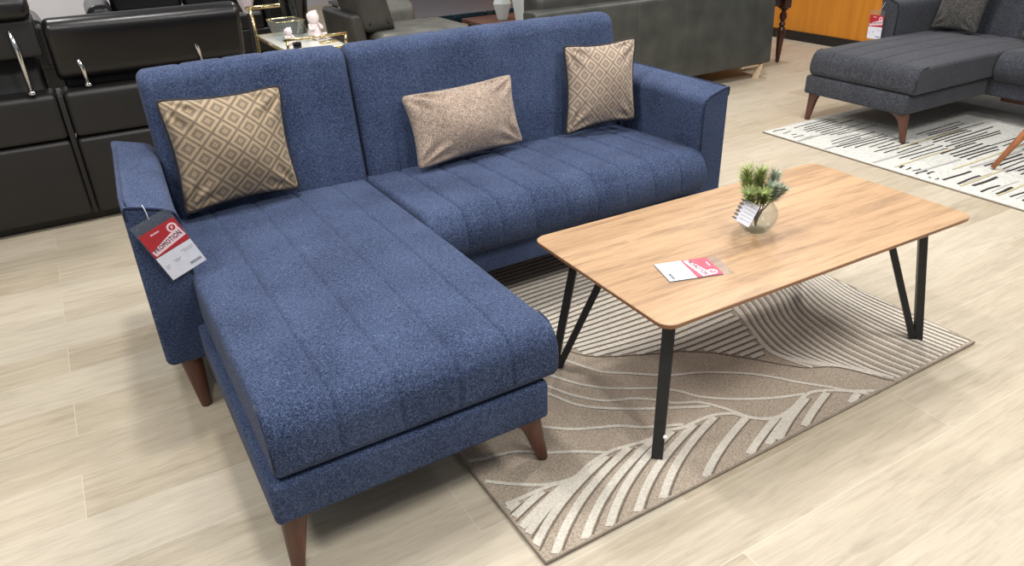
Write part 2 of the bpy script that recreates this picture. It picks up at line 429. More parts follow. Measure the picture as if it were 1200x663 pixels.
def build_sofa(name, label, fab, pip, loc, rz, on_rug=()):
    t = thing(name, label, 'sofa', loc, rz)
    yb0, lean = .50, .17
    # bases
    bm = bmesh.new()
    add_box(bm, (.104, -.788, HB), (.80, .06, .284), .014)
    add_box(bm, (.104, .0, HB+.002), (SL-.104, .70, .30), .012)
    obj('base', bm, fab, t, sharp=40)
    # chaise cushion
    s = [.128+.142*i for i in range(1, 5)]
    def post_ch(p):
        k = max(0, min(1, (p.y+.25)/.75)); f = max(0, (p.z-.29)/.16)
        p.z -= .014*k*f
        return p
    bm = extr((.122, -.790, .288), (.830, .56, .434), (.03, .02, .062, .03), .016, 0, s, .0046, .005, .003, .016, nn=(6, 22, 5), post=post_ch)
    ch = obj('chaise_cushion', bm, fab, t)
    for x in (.125, .826):
        bm = bmesh.new()
        add_tube(bm, [(x, -.783, .315), (x, -.784, .35), (x, -.78, .375), (x, -.766, .408), (x, -.742, .428), (x, -.70, .435)], .0032, 6)
        obj('seam', bm, pip, ch)
    # main seat cushion
    s = [.836+.133*i for i in range(1, 9)]
    def post_seat(p):
        k = max(0, min(1, (p.y-.05)/.45)); f = max(0, (p.z-.29)/.16)
        p.z -= .014*k*f
        return p
    bm = extr((.836, -.05, .262), (2.036, .56, .436), (.075, .02, .085, .03), .018, 0, s, .005, .006, .006, .012, nn=(10, 12, 6), post=post_seat)
    obj('seat_cushion', bm, fab, t)
    # backrests with faint channels
    for x0, x1, ns in ((.158, .842, 5), (.848, 2.04, 9)):
        st = (x1-x0)/ns; s = [x0+st*i for i in range(1, ns)]
        def post_b(p):
            p.y += lean*max(0, p.z-.40); return p
        bm = extr((x0, yb0, .30), (x1, yb0+.125, .888), (.02, .02, .045, .05), .03, 0, s, .003, .007, .0012, 0, nn=(ns*2, 4, 10), post=post_b)
        for v in bm.verts:   # soft crown to the front face
            u = (v.co.x-x0)/(x1-x0)
            if .02 < u < .98: v.co.z += .006*math.sin(PI*u)*max(0, (v.co.z-.7)/.18)
        obj('backrest', bm, fab, t)
    # arms
    for side in (0, 1):
        x0, x1 = (0, WA) if side == 0 else (SL-WA, SL)
        def post_a(p, side=side, x0=x0, x1=x1):
            k = (p.z-HB)/(HA-HB); u = (p.x-x0)/(x1-x0)
            if side == 1: u = 1-u
            p.z -= .034*u*max(0, k)
            bk = max(0, min(1, (p.y-.1)/.55))                     # the back ends draw in a little
            p.x += (.034*bk if side == 0 else .012*bk)*(.35+.65*max(0, k))
            return p
        R = (.022, .022, .014, .034) if side == 0 else (.022, .022, .034, .014)
        bm = extr((x0, 0, HB), (x1, .70, HA), R, .012, 1, (), nn=(10, 5, 8), post=post_a)
        arm = obj('arm', bm, fab, t)
        # piping along the front edge
        bm = bmesh.new()
        xi, xo = (x1, x0) if side == 0 else (x0, x1); sg = 1 if side == 0 else -1
        zi = HA-.034
        pts = [(xo+sg*.004, .004, HA-.04), (xo+sg*.003, .002, HA-.016), (xo+sg*.006, .001, HA-.006), (xo+sg*.014, -.001, HA-.004),
               (xo+sg*.05, -.001, HA-.013), (xi-sg*.04, -.001, zi+.008), (xi-sg*.022, -.001, zi+.001), (xi-sg*.008, -.001, zi-.012), (xi-sg*.002, -.001, zi-.034), (xi-sg*.003, .001, .50), (xi-sg*.003, .002, .44)]
        add_tube(bm, pts, .0036, 8)
        obj('piping', bm, pip, arm)
        bm = bmesh.new()
        add_tube(bm, [post_a(Vector((x0+.013 if side == 0 else x1-.013, .012+.63*k/12, HA+.0003))) for k in range(13)], .0026, 6)
        obj('seam', bm, pip, arm)
    # feet
    feet = [(.150, -.735, -.6, -.4), (.762, -.735, 1.3, -.4), (.066, .05, .25, -.9), (SL-.066, .05, .5, -.6), (.066, .64, -.6, .6), (SL-.066, .64, .6, .6)]
    for k, (x, y, sx, sy) in enumerate(feet):
        up = .0125 if k in on_rug else 0
        o = obj('leg', leg_mesh(HB+.004-up, sx, sy), M['walnut_leg'], t)
        o.location = (x, y, up)
    # dark wooden rail under the main seat
    bm = bmesh.new(); add_box(bm, (.84, .12, .125), (2.03, .15, HB+.004), .003); obj('rail', bm, M['walnut_leg'], t, sharp=40)
    return t
build_sofa('corner_sofa', 'navy blue fabric corner sofa with left chaise, tapered wooden legs and three beige cushions', M['navy'], M['navy_piping'], (0, 0, 0), 0, (1, 3))
build_sofa('corner_sofa', 'charcoal grey fabric corner sofa with chaise standing on the ivory and black rug', M['charcoal'], M['charcoal_piping'], (4.74, 1.165, 0), -PI/2, (1, 2, 3))

# ------------------------------------------------------------------ pillows
def pillow(name, label, bl, br, tr, tl, thick, mat, group=None, pipe=True, back=.35, sag=.10, cat='cushion', nrm_sign=1, wr=1.0, seed=0):
    rnd = random.Random(seed)
    bl, br, tr, tl = [Vector(v) for v in (bl, br, tr, tl)]
    c = (bl+br+tr+tl)/4
    t = thing(name, label, cat, c, 0, group)
    bl, br, tr, tl = bl-c, br-c, tr-c, tl-c
    n = ((br-bl).cross(tl-bl)).normalized()*nrm_sign
    NN = 44; bm = bmesh.new(); uvl = bm.loops.layers.uv.new('UVMap')
    def pos(u, v, side):
        # concave edges
        uu = .5+(u-.5)*(1-sag*(1-(2*v-1)**2)*1.0); vv = .5+(v-.5)*(1-sag*(1-(2*u-1)**2)*1.0)
        q4 = 1.02-.05*((2*u-1)**2*(2*v-1)**2)**4
        uu = .5+(uu-.5)*q4; vv = .5+(vv-.5)*q4
        p = bl*(1-uu)*(1-vv)+br*uu*(1-vv)+tr*uu*vv+tl*(1-uu)*vv
        a, b = max(0, 1-(2*u-1)**2), max(0, 1-(2*v-1)**2)
        h = thick*(a*b)**.52*(.78+.22*a*b)
        if side > 0:
            # creases fanning from the corners
            for (cu, cv, ph) in ((0, 0, 0), (1, 0, 1.3), (0, 1, 2.1), (1, 1, .4)):
                du, dv = u-cu, v-cv; r = math.hypot(du, dv)
                an = math.atan2(dv, du)
                h += wr*.0085*math.sin(an*10+ph+4*r)*math.exp(-((r-.20)/.12)**2)*min(1, a*b*14)
            h += .006*math.sin(7*u+4*v+seed*2)*a*b
            return p+n*h
        return p-n*h*back
    V = {}
    def vert(i, j, s):
        k = (i, j, 0 if i in (0, NN) or j in (0, NN) else s)
        if k not in V: V[k] = bm.verts.new(pos(i/NN, j/NN, s))
        return V[k]
    for s in (1, -1):
        for i in range(NN):
            for j in range(NN):
                ids = [(i, j), (i+1, j), (i+1, j+1), (i, j+1)]
                f = bm.faces.new([vert(*q, s) for q in ids])
                for lp, q in zip(f.loops, ids): lp[uvl].uv = (q[0]/NN, q[1]/NN)
    obj('cover', bm, mat, t)
    if pipe:
        per = [(i/NN, 0) for i in range(NN)]+[(1, j/NN) for j in range(NN)]+[(1-i/NN, 1) for i in range(NN)]+[(0, 1-j/NN) for j in range(NN)]
        bm = bmesh.new(); add_tube(bm, [pos(u, v, -1) for u, v in per], .0045, 8, closed=True)
        obj('piping', bm, M['pillow_piping'], t)
    return t
pillow('throw_pillow', 'square taupe cushion with dark diamond pattern leaning above the chaise', (.183, .440, .455), (.572, .462, .457), (.583, .545, .802), (.187, .535, .812), .085, M['diamond'], seed=1)
pillow('throw_pillow', 'oblong plain tan woven cushion lying in the middle of the navy seat', (.999, .395, .452), (1.486, .440, .462), (1.480, .515, .722), (1.003, .515, .705), .078, M['tan_weave'], pipe=False, seed=2, sag=.085)
pillow('throw_pillow', 'square beige diamond patterned cushion in the right corner beside the navy arm', (1.697, .445, .450), (2.008, .375, .482), (2.036, .43, .81), (1.742, .53, .795), .07, M['diamond_pale'], seed=3, sag=.11)
# cushions on the charcoal sofa
pillow('throw_pillow', 'dark grey cushion leaning against the back of the charcoal sofa beside its arm', (5.08, 1.00, .452), (5.08, .69, .452), (5.185, .68, .79), (5.185, 1.01, .79), .065, M['dark_pillow'], seed=4)
pillow('throw_pillow', 'dark grey cushion on the charcoal seat at the right edge of the photo', (5.12, .44, .45), (5.14, .08, .455), (5.23, .07, .78), (5.22, .44, .77), .07, M['dark_pillow'], seed=5)

# ------------------------------------------------------------------ coffee table
RUGZ = .0128
def rounded_rect(hx, hy, r, n=8):
    pts = []
    for cx, cy, a0 in ((hx-r, hy-r, 0), (-hx+r, hy-r, 90), (-hx+r, -hy+r, 180), (hx-r, -hy+r, 270)):
        for i in range(n+1):
            a = math.radians(a0+90*i/n); pts.append((cx+r*math.cos(a), cy+r*math.sin(a)))
    return pts
def slab(bm, outline_levels):
    rings = [[bm.verts.new((x, y, z)) for x, y in pts] for pts, z in outline_levels]
    n = len(rings[0])
    for A, B in zip(rings, rings[1:]):
        for k in range(n): bm.faces.new((A[k], A[(k+1) % n], B[(k+1) % n], B[k]))
    bm.faces.new(rings[0][::-1]); bm.faces.new(rings[-1])
TX, TY, TYAW, TH = 1.618, -.669, -.0189, .4537
tb = thing('coffee_table', 'rectangular oak coffee table with black V legs on the wavy rug', 'table', (TX, TY, RUGZ), TYAW)
bm = bmesh.new(); hx, hy = .5996, .3016
zt = TH-RUGZ
slab(bm, [(rounded_rect(hx-.010, hy-.010, .03), zt-.019), (rounded_rect(hx-.001, hy-.001, .038), zt-.010), (rounded_rect(hx, hy, .039), zt-.0015), (rounded_rect(hx-.0015, hy-.0015, .038), zt)])
top = obj('tabletop', bm, [M['oak'], M['oak_edge']], tb, sharp=25)
for p in top.data.polygons:
    if p.normal.z < .5: p.material_index = 1
def bar(bm, p0, p1, w, d, wdir):
    p0, p1 = Vector(p0), Vector(p1); wd = Vector(wdir).normalized()
    nd = (p1-p0).cross(wd).normalized()
    vs = []
    for p in (p0, p1):
        for a, b in ((-1, -1), (1, -1), (1, 1), (-1, 1)): vs.append(bm.verts.new(p+wd*a*w/2+nd*b*d/2))
    for q in ((0, 1, 2, 3), (7, 6, 5, 4), (0, 4, 5, 1), (1, 5, 6, 2), (2, 6, 7, 3), (3, 7, 4, 0)): bm.faces.new([vs[i] for i in q])
for sx in (-1, 1):
    for sy in (-1, 1):
        tip = Vector((sx*(hx-.047), sy*(hy-.047), 0))
        ix, iy = -sx, -sy
        wd = (ix, iy, 0)
        bm = bmesh.new(); q = zt-.0185
        bar(bm, tip, tip+Vector((ix*.05, iy*.05, q)), .024, .030, wd)
        bar(bm, tip+Vector((ix*.012, iy*.012, 0)), tip+Vector((ix*.128, iy*.128, q)), .022, .030, wd)
        bar(bm, tip+Vector((ix*.03, iy*.03, q-.005)), tip+Vector((ix*.16, iy*.16, q-.005)), .010, .03, (0, 0, 1))
        lg = obj('leg', bm, M['black_metal'], tb, smooth=False)
        if sx < 0 and sy < 0:
            bm = bmesh.new()
            bmesh.ops.create_uvsphere(bm, u_segments=12, v_segments=8, radius=.006)
            for v in bm.verts: v.co = v.co+tip+Vector((.0075, -.0165, .072))
            obj('screw_cap', bm, M['white_plastic'], lg)

# ------------------------------------------------------------------ rug with wavy carved lines
def smooth_line(pts, n=10):
    P = [Vector((p[0], p[1])) for p in pts]; out = []
    for i in range(len(P)-1):
        p0 = P[max(0, i-1)]; p1 = P[i]; p2 = P[i+1]; p3 = P[min(len(P)-1, i+2)]
        for k in range(n):
            t = k/n
            out.append(.5*((2*p1)+(p2-p0)*t+(2*p0-5*p1+4*p2-p3)*t*t+(3*p1-p0-3*p2+p3)*t**3))
    out.append(P[-1]); return out
RX0, RX1, RY0, RY1 = .617, 2.296, -1.047, .56
RIB = [0]
def ribbon(bm, pts, w, z, mat, lim=None):
    RIB[0] += 1; z = z+RIB[0]*6e-6
    lim = lim or (RX0+.004, RX1-.004, RY0+.004, RY1-.004)
    pts = [p for p in pts]
    prev = None
    for i, p in enumerate(pts):
        inside = lim[0] < p.x < lim[1] and lim[2] < p.y < lim[3]
        if not inside: prev = None; continue
        d = pts[min(i+1, len(pts)-1)]-pts[max(i-1, 0)]
        if d.length < 1e-9: continue
        n = Vector((-d.y, d.x)).normalized()*w/2
        def cl(q): return (min(max(q.x, lim[0]), lim[1]), min(max(q.y, lim[2]), lim[3]), z)
        a, b = bm.verts.new(cl(p+n)), bm.verts.new(cl(p-n))
        if prev:
            f = bm.faces.new((prev[0], prev[1], b, a)); f.material_index = mat
            f.normal_update()
            if f.normal.z < 0: f.normal_flip()
        prev = (a, b)
def interp(poly, key, val, out):
    """value of coordinate `out` where coordinate `key` equals val on a polyline"""
    for p, q in zip(poly, poly[1:]):
        a, b = p[key], q[key]
        if (a-val)*(b-val) <= 0 and a != b: return p[out]+(q[out]-p[out])*(val-a)/(b-a)
    return None
rug = thing('area_rug', 'taupe rug with cream carved wave lines under the oak coffee table', 'rug', (0, 0, 0))
bm = bmesh.new()
add_box(bm, (RX0, RY0, .0), (RX1, RY1, .010), 0, 0)
z1, z2 = .0105, .0109
c1 = [(1.0, .1), (1.06, -.12), (1.11, -.26), (1.15, -.35), (1.19, -.42), (1.26, -.47), (1.32, -.5), (1.4, -.54), (1.45, -.56), (1.53, -.62), (1.6, -.7), (1.66, -.78), (1.72, -.85), (1.79, -.89), (1.83, -.94), (1.87, -1.02), (1.89, -1.046)]
Acur = [(2.02, .3), (1.95, .05), (1.87, -.25), (1.81, -.47), (1.75, -.6), (1.70, -.72), (1.715, -.80), (1.74, -.86)]
Kc = [[(2.06, .3), (1.98, .05), (1.89, -.25), (1.82, -.47), (1.755, -.6), (1.71, -.72), (1.73, -.80), (1.79, -.89)],
      [(2.2, .3), (2.15, .05), (2.10, -.25), (2.03, -.47), (1.93, -.62), (1.88, -.80), (1.885, -.95), (1.91, -1.046)],
      [(2.34, .3), (2.29, .05), (2.23, -.25), (2.17, -.47), (2.12, -.63), (2.10, -.81), (2.11, -.95), (2.12, -1.046)],
      [(2.5, .3), (2.42, .05), (2.34, -.25), (2.29, -.47), (2.25, -.63), (2.25, -.80), (2.265, -.95), (2.28, -1.046)]]
SK = [smooth_line(k, 8) for k in Kc]
c1s = smooth_line(c1, 8)
nk = 20
for i in range(nk+8):
    u = i/nk*3; a = min(int(u), 2); f = u-a
    ln = [p+(q-p)*f for p, q in zip(SK[a], SK[a+1])]
    ln = [p for p in ln if p.x > (interp(c1, 1, p.y, 0) or -9)+.004]
    ribbon(bm, ln, .0125, z1, 1)
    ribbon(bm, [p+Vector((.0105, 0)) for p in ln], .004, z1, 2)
# cream fields of nearly parallel lines on the left behind c1
yy = -.80
while yy < .6:
    ln = []
    for k in range(60):
        x = .62+1.45*k/59
        s = min(1, max(0, (-.1-yy)/.3))
        y = yy+s*(.10*max(0, 1.5-x)+.0)-(1-s)*.03*(1.5-x)+.006*math.sin(6*x+yy*9)
        xa = interp(Acur, 1, y, 0); xb = interp(c1, 1, y, 0)
        if xa is None: xa = 2.0
        if y > .1: xb = .9-.6*(y-.1) if xb is None else xb
        if xb is None: xb = 9
        if xb+.003 < x < xa-.008: ln.append(Vector((x, y)))
    if len(ln) > 2:
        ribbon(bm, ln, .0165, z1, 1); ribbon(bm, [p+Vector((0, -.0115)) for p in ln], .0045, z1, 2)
    yy += .0285
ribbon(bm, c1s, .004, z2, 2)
ribbon(bm, smooth_line(Acur, 8), .012, z2, 1)
for l in ([(1.05, -.28), (1.12, -.41), (1.17, -.51), (1.24, -.57), (1.3, -.62), (1.34, -.65), (1.43, -.69), (1.53, -.76), (1.59, -.82), (1.64, -.89), (1.7, -.96), (1.73, -1.0), (1.8, -1.046)],
          [(.98, -.3), (1.02, -.42), (1.07, -.52), (1.13, -.59), (1.2, -.64), (1.27, -.685), (1.31, -.73), (1.34, -.78), (1.41, -.84), (1.51, -.9), (1.61, -.94)],
          [(.92, -.35), (.99, -.49), (1.03, -.57), (1.09, -.64), (1.17, -.68), (1.22, -.72), (1.26, -.765), (1.32, -.8), (1.36, -.86), (1.4, -.94), (1.48, -.98), (1.52, -.97)],
          [(.85, -.35), (.93, -.46), (.97, -.52), (1.01, -.61), (1.07, -.67), (1.14, -.72), (1.19, -.75), (1.26, -.79), (1.33, -.83)],
          [(.75, -.45), (.82, -.58), (.88, -.65), (.94, -.7), (1.0, -.73), (1.06, -.76), (1.11, -.8), (1.21, -.85)],
          [(.625, -.655), (.67, -.67), (.75, -.69), (.82, -.74), (.89, -.78), (.96, -.83)],
          [(.625, -.745), (.69, -.8), (.75, -.84), (.81, -.86)]):
    ribbon(bm, smooth_line(l, 8), .011, z1, 1)
c2 = [(.6, -.845), (.75, -.85), (.83, -.86), (.89, -.84), (.97, -.83), (1.03, -.84), (1.09, -.85), (1.15, -.845), (1.2, -.86), (1.3, -.865), (1.36, -.89), (1.38, -.92), (1.43, -.965), (1.51, -.97), (1.62, -.945), (1.7, -.98), (1.77, -1.046)]
ribbon(bm, smooth_line(c2, 8), .012, z2, 1)
sv = .66; alt = 0
while sv < 1.80:
    y0 = interp(c2, 0, sv, 1)
    if y0 is None: y0 = -.84
    ln = []
    for k in range(70):
        u = k/69*1.15; ln.append(Vector((sv-u*.40-.03*math.sin(PI*u), y0-.006-.15*u-.07*u*u)))
    ln = [p for p in ln if (interp(c2, 0, p.x, 1) or -.84) > p.y]
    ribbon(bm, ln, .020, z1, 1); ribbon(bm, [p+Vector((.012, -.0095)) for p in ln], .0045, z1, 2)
    sv += .072
ob = obj('pile', bm, [M['rug_taupe'], M['rug_white'], M['rug_dark']], rug, smooth=False, recalc=False)
bm = bmesh.new()
add_tube(bm, [(RX0, RY0, .006), (RX1, RY0, .006), (RX1, RY1, .006), (RX0, RY1, .006)], .0046, 8, closed=True)
obj('binding', bm, M['rug_edge'], rug)

# ------------------------------------------------------------------ second rug, ivory with dashes
QX0, QX1, QY0, QY1 = 3.545, 5.1, -1.6, .99
rug = thing('area_rug', 'ivory rug with black dashes lying under the charcoal corner sofa', 'rug', (0, 0, 0))
bm = bmesh.new(); add_box(bm, (QX0, QY0, 0), (QX1, QY1, .008))
rr = random.Random(11); lim = (QX0+.004, QX1-.004, QY0+.004, QY1-.004)
def dash(x0, x1, y, w, mat): ribbon(bm, [Vector((x0+(x1-x0)*k/4, y+.004*math.sin(k+y*40))) for k in range(5)], w, .0085, mat, lim)
def group(x0, x1, y0, y1, step, w=.0125, mat=1, jit=.05, skew=0):
    y = y0
    while y > y1:
        d = skew*(y0-y)
        dash(x0+d+rr.uniform(0, jit), x1+d+rr.uniform(-jit, jit), y, w*rr.uniform(.7, 1.2), mat); y -= step*rr.uniform(.85, 1.2)
group(3.585, 3.65, .12, -.10, .036, .011)
group(3.585, 3.80, -.12, -1.5, .062, .015, jit=.07)
group(3.64, 3.86, -.2, -1.5, .125, .006, 3)
group(3.98, 4.32, .13, -.03, .030, .011)
group(3.97, 4.30, -.12, -.55, .032, .011, jit=.1)
group(4.12, 4.66, .42, .14, .030, .010, jit=.14)
group(3.72, 4.05, .43, .14, .034, .008, jit=.1)
group(3.60, 4.00, .62, .44, .032, .008, jit=.12)
group(3.72, 4.1, .93, .66, .030, .007, jit=.12)
group(3.58, 3.70, .95, .70, .05, .006, jit=.05)
group(4.3, 4.8, .05, -1.2, .045, .009, jit=.15)
group(3.86, 4.3, -.62, -1.5, .05, .010, jit=.15)
for y, x0, x1 in ((.14, 3.6, 4.1), (-.05, 3.8, 4.5), (-.21, 3.6, 4.0), (-.38, 3.62, 3.9), (.32, 3.9, 4.5), (-.6, 3.6, 4.2)):
    dash(x0, x1, y, .010, 2)
for y, x0, x1 in ((.25, 3.57, 4.1), (.02, 3.62, 3.98), (.55, 3.56, 4.0), (-.09, 3.9, 4.4), (.74, 3.56, 3.9)):
    dash(x0, x1, y, .014, 3)
obj('pile', bm, [M['rug2'], M['rug2_dark'], M['rug2_yellow'], M['rug2_grey']], rug, smooth=False, recalc=False)
bm = bmesh.new(); add_tube(bm, [(QX0, QY0, .004), (QX1, QY0, .004), (QX1, QY1, .004), (QX0, QY1, .004)], .0045, 8, closed=True)
obj('binding', bm, M['rug_edge'], rug)

# ------------------------------------------------------------------ price tags (0.108 x 0.185)
def text_bm(s, size, extr_=.0002):
    cu = bpy.data.curves.new('t', 'FONT'); cu.body = s; cu.size = size; cu.extrude = extr_; cu.bevel_depth = .018*size; cu.bevel_resolution = 0; cu.space_character = 1.1; cu.align_x = 'CENTER'; cu.align_y = 'CENTER'
    cu.resolution_u = 2
    o = bpy.data.objects.new('t', cu); C.objects.link(o)
    dg = bpy.context.evaluated_depsgraph_get(); dg.update()
    me = bpy.data.meshes.new_from_object(o.evaluated_get(dg)); b = bmesh.new(); b.from_mesh(me)
    bpy.data.objects.remove(o); bpy.data.curves.remove(cu); bpy.data.meshes.remove(me)
    return b
def rect(bm, x0, y0, x1, y1, z, mtx=None, mat=0, th=.0004):
    add_box(bm, (x0, y0, z-th), (x1, y1, z), 0, mat, mtx)
def price_tag(name, label, mw, red, hang=True, W=.108, H=.185):
    """u right, v up, n towards viewer; origin at the tag's centre"""
    t = bpy.data.objects.new(name, None); C.objects.link(t); t.matrix_world = mw; tag(t, label, 'price tag')
    bm = bmesh.new(); add_box(bm, (-W/2, -H/2, -.0012), (W/2, H/2, .0012), .0008)
    if hang:
        pass
    obj('plastic_sleeve', bm, M['sleeve'], t, smooth=False)
    zt_ = .0017
    bm = bmesh.new(); rect(bm, -W/2+.003, -.012, W/2-.003, H/2-.030, zt_); rc = obj('promotion_card', bm, red, t, smooth=False)
    bm = bmesh.new(); rect(bm, -W/2+.003, -H/2+.003, W/2-.003, -.013, zt_); wc = obj('price_card', bm, M['white_card'], t, smooth=False)
    # slanted banner with the word, a round badge at its end
    R = Matrix.Translation((.0, .014, 0)) @ Matrix.Rotation(math.radians(9), 4, 'Z')
    bm = bmesh.new()
    v = [(-.048, -.015), (.048, -.017), (.048, .013), (.030, .012), (-.048, .001)]
    lo = [bm.verts.new(R @ Vector((x, y, zt_+.0001))) for x, y in v]; hi = [bm.verts.new(R @ Vector((x, y, zt_+.0004))) for x, y in v]
    bm.faces.new(lo[::-1]); bm.faces.new(hi)
    for k in range(5): bm.faces.new((lo[k], lo[(k+1) % 5], hi[(k+1) % 5], hi[k]))
    bmesh.ops.create_circle(bm, cap_ends=True, segments=24, radius=.0135, matrix=Matrix.Translation((.032, .040, zt_+.0005)))
    obj('banner', bm, M['pink_strip'], rc, smooth=False)
    bm = text_bm('PROMOTION', .0158)
    for q in bm.verts:
        q.co.x *= .86; q.co.y *= 1.2+q.co.x*4
        q.co = R @ (q.co+Vector((0, -.003, zt_+.0006)))
    obj('lettering', bm, M['ink'], rc, smooth=False)
    bm = bmesh.new(); bmesh.ops.create_circle(bm, cap_ends=True, segments=24, radius=.0085, matrix=Matrix.Translation((.032, .040, zt_+.0008)))
    obj('badge', bm, red, rc, smooth=False)
    bm = bmesh.new(); rect(bm, .0292, .0352, .0318, .0448, zt_+.0011); rect(bm, .0318, .0428, .0350, .0448, zt_+.0011); rect(bm, .0318, .0385, .0350, .0403, zt_+.0011); rect(bm, .0338, .0385, .0356, .0448, zt_+.0011)
    obj('badge_letter', bm, M['pink_strip'], rc, smooth=False)
    bm = bmesh.new()
    for k, w in enumerate((.004, .003, .004, .003, .004)): rect(bm, -.024+k*.0048, .0470, -.024+k*.0048+w, .0512, zt_+.0005)
    obj('small_print', bm, M['pink_strip'], rc, smooth=False)
    bm = bmesh.new()
    for x, y, w in ((.012, -.030, .034), (.018, -.036, .026), (-.044, -.048, .010), (-.018, -.044, .020), (-.044, -.054, .008), (-.014, -.049, .010)):
        x0 = x
        while x0 < x+w: rect(bm, x0, y, x0+.003, y+.0018, zt_+.0004); x0 += .0045
    obj('small_print', bm, M['grey_ink'], wc, smooth=False)
    bm = bmesh.new(); x0 = .012
    while x0 < .044: rect(bm, x0, -.078, x0+.0012, -.070, zt_+.0004); x0 += .0021
    obj('barcode', bm, M['grey_ink'], wc, smooth=False)
    return t
# on the left arm: hangs in front of it, tilted
v = Vector((-.0665, 0, .1725)).normalized(); n = Vector((0, -1, 0)); u = v.cross(n).normalized()
if u.x < 0: u = -u
mw = Matrix((( u.x, v.x, n.x, .0895), (u.y, v.y, n.y, -.0165), (u.z, v.z, n.z, .549), (0, 0, 0, 1)))
tg = price_tag('price_tag', 'red and white promotion tag hanging from the left arm of the navy sofa', mw, M['red_card'])
inv = mw.inverted()
bm = bmesh.new(); hp = Vector((.056, -.0165, .632))
add_tube(bm, [inv @ p for p in (hp+Vector((0, -.002, 0)), Vector((.055, -.012, .648)), Vector((.052, -.008, .664)), Vector((.050, -.002, .668)))], .0011, 6)
obj('string', bm, M['thread'], tg)
# lying on the table
v = Vector((.955, -.297, 0)).normalized(); n = Vector((0, 0, 1)); u = v.cross(n).normalized()
mw = Matrix(((u.x, v.x, n.x, 1.272), (u.y, v.y, n.y, -.771), (u.z, v.z, n.z, TH+.0014), (0, 0, 0, 1)))
price_tag('price_tag', 'red and white promotion tag with painted pink reflection lying flat on the oak coffee table', mw, M['red_card_reflection'])
# hanging on the charcoal sofa's outer arm
v = Vector((0, .03, 1)).normalized(); n = Vector((-1, 0, 0)); u = v.cross(n).normalized()
mw = Matrix(((u.x, v.x, n.x, 4.722), (u.y, v.y, n.y, 1.168), (u.z, v.z, n.z, .49), (0, 0, 0, 1)))
tg = price_tag('price_tag', 'red and white promotion tag hanging from the arm of the charcoal sofa', mw, M['red_card'])
bm = bmesh.new(); inv = mw.inverted()
add_tube(bm, [inv @ Vector(p) for p in ((4.72, 1.165, .572), (4.732, 1.15, .60), (4.742, 1.14, .64))], .0011, 6); obj('string', bm, M['thread'], tg)

# ------------------------------------------------------------------ vase with pine sprigs and a spiral-bound label
VX, VY = 1.60, -.682
vs = thing('glass_vase', 'round clear glass vase standing on the oak coffee table', 'vase', (VX, VY, TH))
bm = bmesh.new()
prof = [(.030, .0), (.034, .002), (.036, .004), (.046, .014), (.056, .032), (.060, .050), (.056, .068), (.044, .084), (.037, .092), (.0355, .094), (.034, .092), (.041, .082), (.053, .066), (.0565, .050), (.053, .034), (.043, .017), (.032, .010), (.0, .009)]
rings = []
add_lathe(bm, prof[:-1], seg=32)
obj('bowl', bm, M['glass'], vs)
bm = bmesh.new(); add_lathe(bm, [(.0375, .0903), (.0385, .093), (.0375, .0957), (.0335, .0957), (.0325, .093), (.0335, .0903)], seg=28, closed_top=False, closed_bot=False)
obj('rim', bm, M['glass'], vs)
pl = thing('artificial_pine_plant', 'small frosted green pine sprigs standing in the glass vase', 'plant', (VX, VY, TH+.012))
rp = random.Random(3)
def sprig(base, tip, mat, nn, nl, twist=0):
    base, tip = Vector(base), Vector(tip); d = (tip-base)
    bm = bmesh.new(); mid = base+d*.5+Vector((0, 0, .006))
    pts = [base, mid, tip]
    add_tube(bm, pts, [.0022, .0017, .001], 6, mat=1)
    ax = d.normalized(); a = ax.orthogonal().normalized(); b = ax.cross(a)
    for k in range(nn):
        t = .18+.82*(k+rp.random())/nn
        p = base.lerp(mid, t*2) if t < .5 else mid.lerp(tip, t*2-1)
        an = rp.uniform(0, 2*PI); out = (a*math.cos(an)+b*math.sin(an))
        dr = (ax*rp.uniform(.45, 1.0)+out*rp.uniform(.6, 1.0)).normalized()
        L = nl*rp.uniform(.65, 1.1); w = dr.cross(out.cross(dr)).normalized()
        s = dr.cross(out)
        s = s.normalized()*.0013 if s.length > 1e-6 else a*.0013
        q = [p-s, p+s, p+dr*L*.6+s*.8, p+dr*L, p+dr*L*.6-s*.8]
        bm.faces.new([bm.verts.new(x) for x in q])
    return bm
specs = [((.004, 0, 0), (-.040, .022, .172), 'needle', .040), ((0, .004, .01), (.004, .010, .165), 'needle', .038), ((0, 0, .01), (.042, -.012, .152), 'needle_frost', .038),
         ((-.004, 0, .01), (-.058, -.012, .118), 'needle', .038), ((0, 0, .02), (.012, -.032, .128), 'needle_frost', .036), ((0, 0, .02), (-.016, .046, .14), 'needle', .036), ((0, 0, .02), (.034, .036, .14), 'needle', .036),
         ((0, 0, .03), (.048, -.036, .115), 'needle_frost', .034), ((0, 0, .03), (-.022, -.036, .118), 'needle', .034)]
for b0, t0, mt, nl in specs:
    full = sprig(b0, t0, mt, 10, nl)
    full.free()
    # needles start above the vase mouth
    b0v, t0v = Vector(b0), Vector(t0); st = b0v.lerp(t0v, .40)
    bm = sprig(st, t0v, mt, 330, nl)
    add_tube(bm, [b0v*.5, b0v.lerp(t0v, .25)*.9+Vector((0, 0, .004)), st], .0022, 6, mat=1)
    obj('sprig', bm, [M[mt], M['twig']], pl, smooth=False)
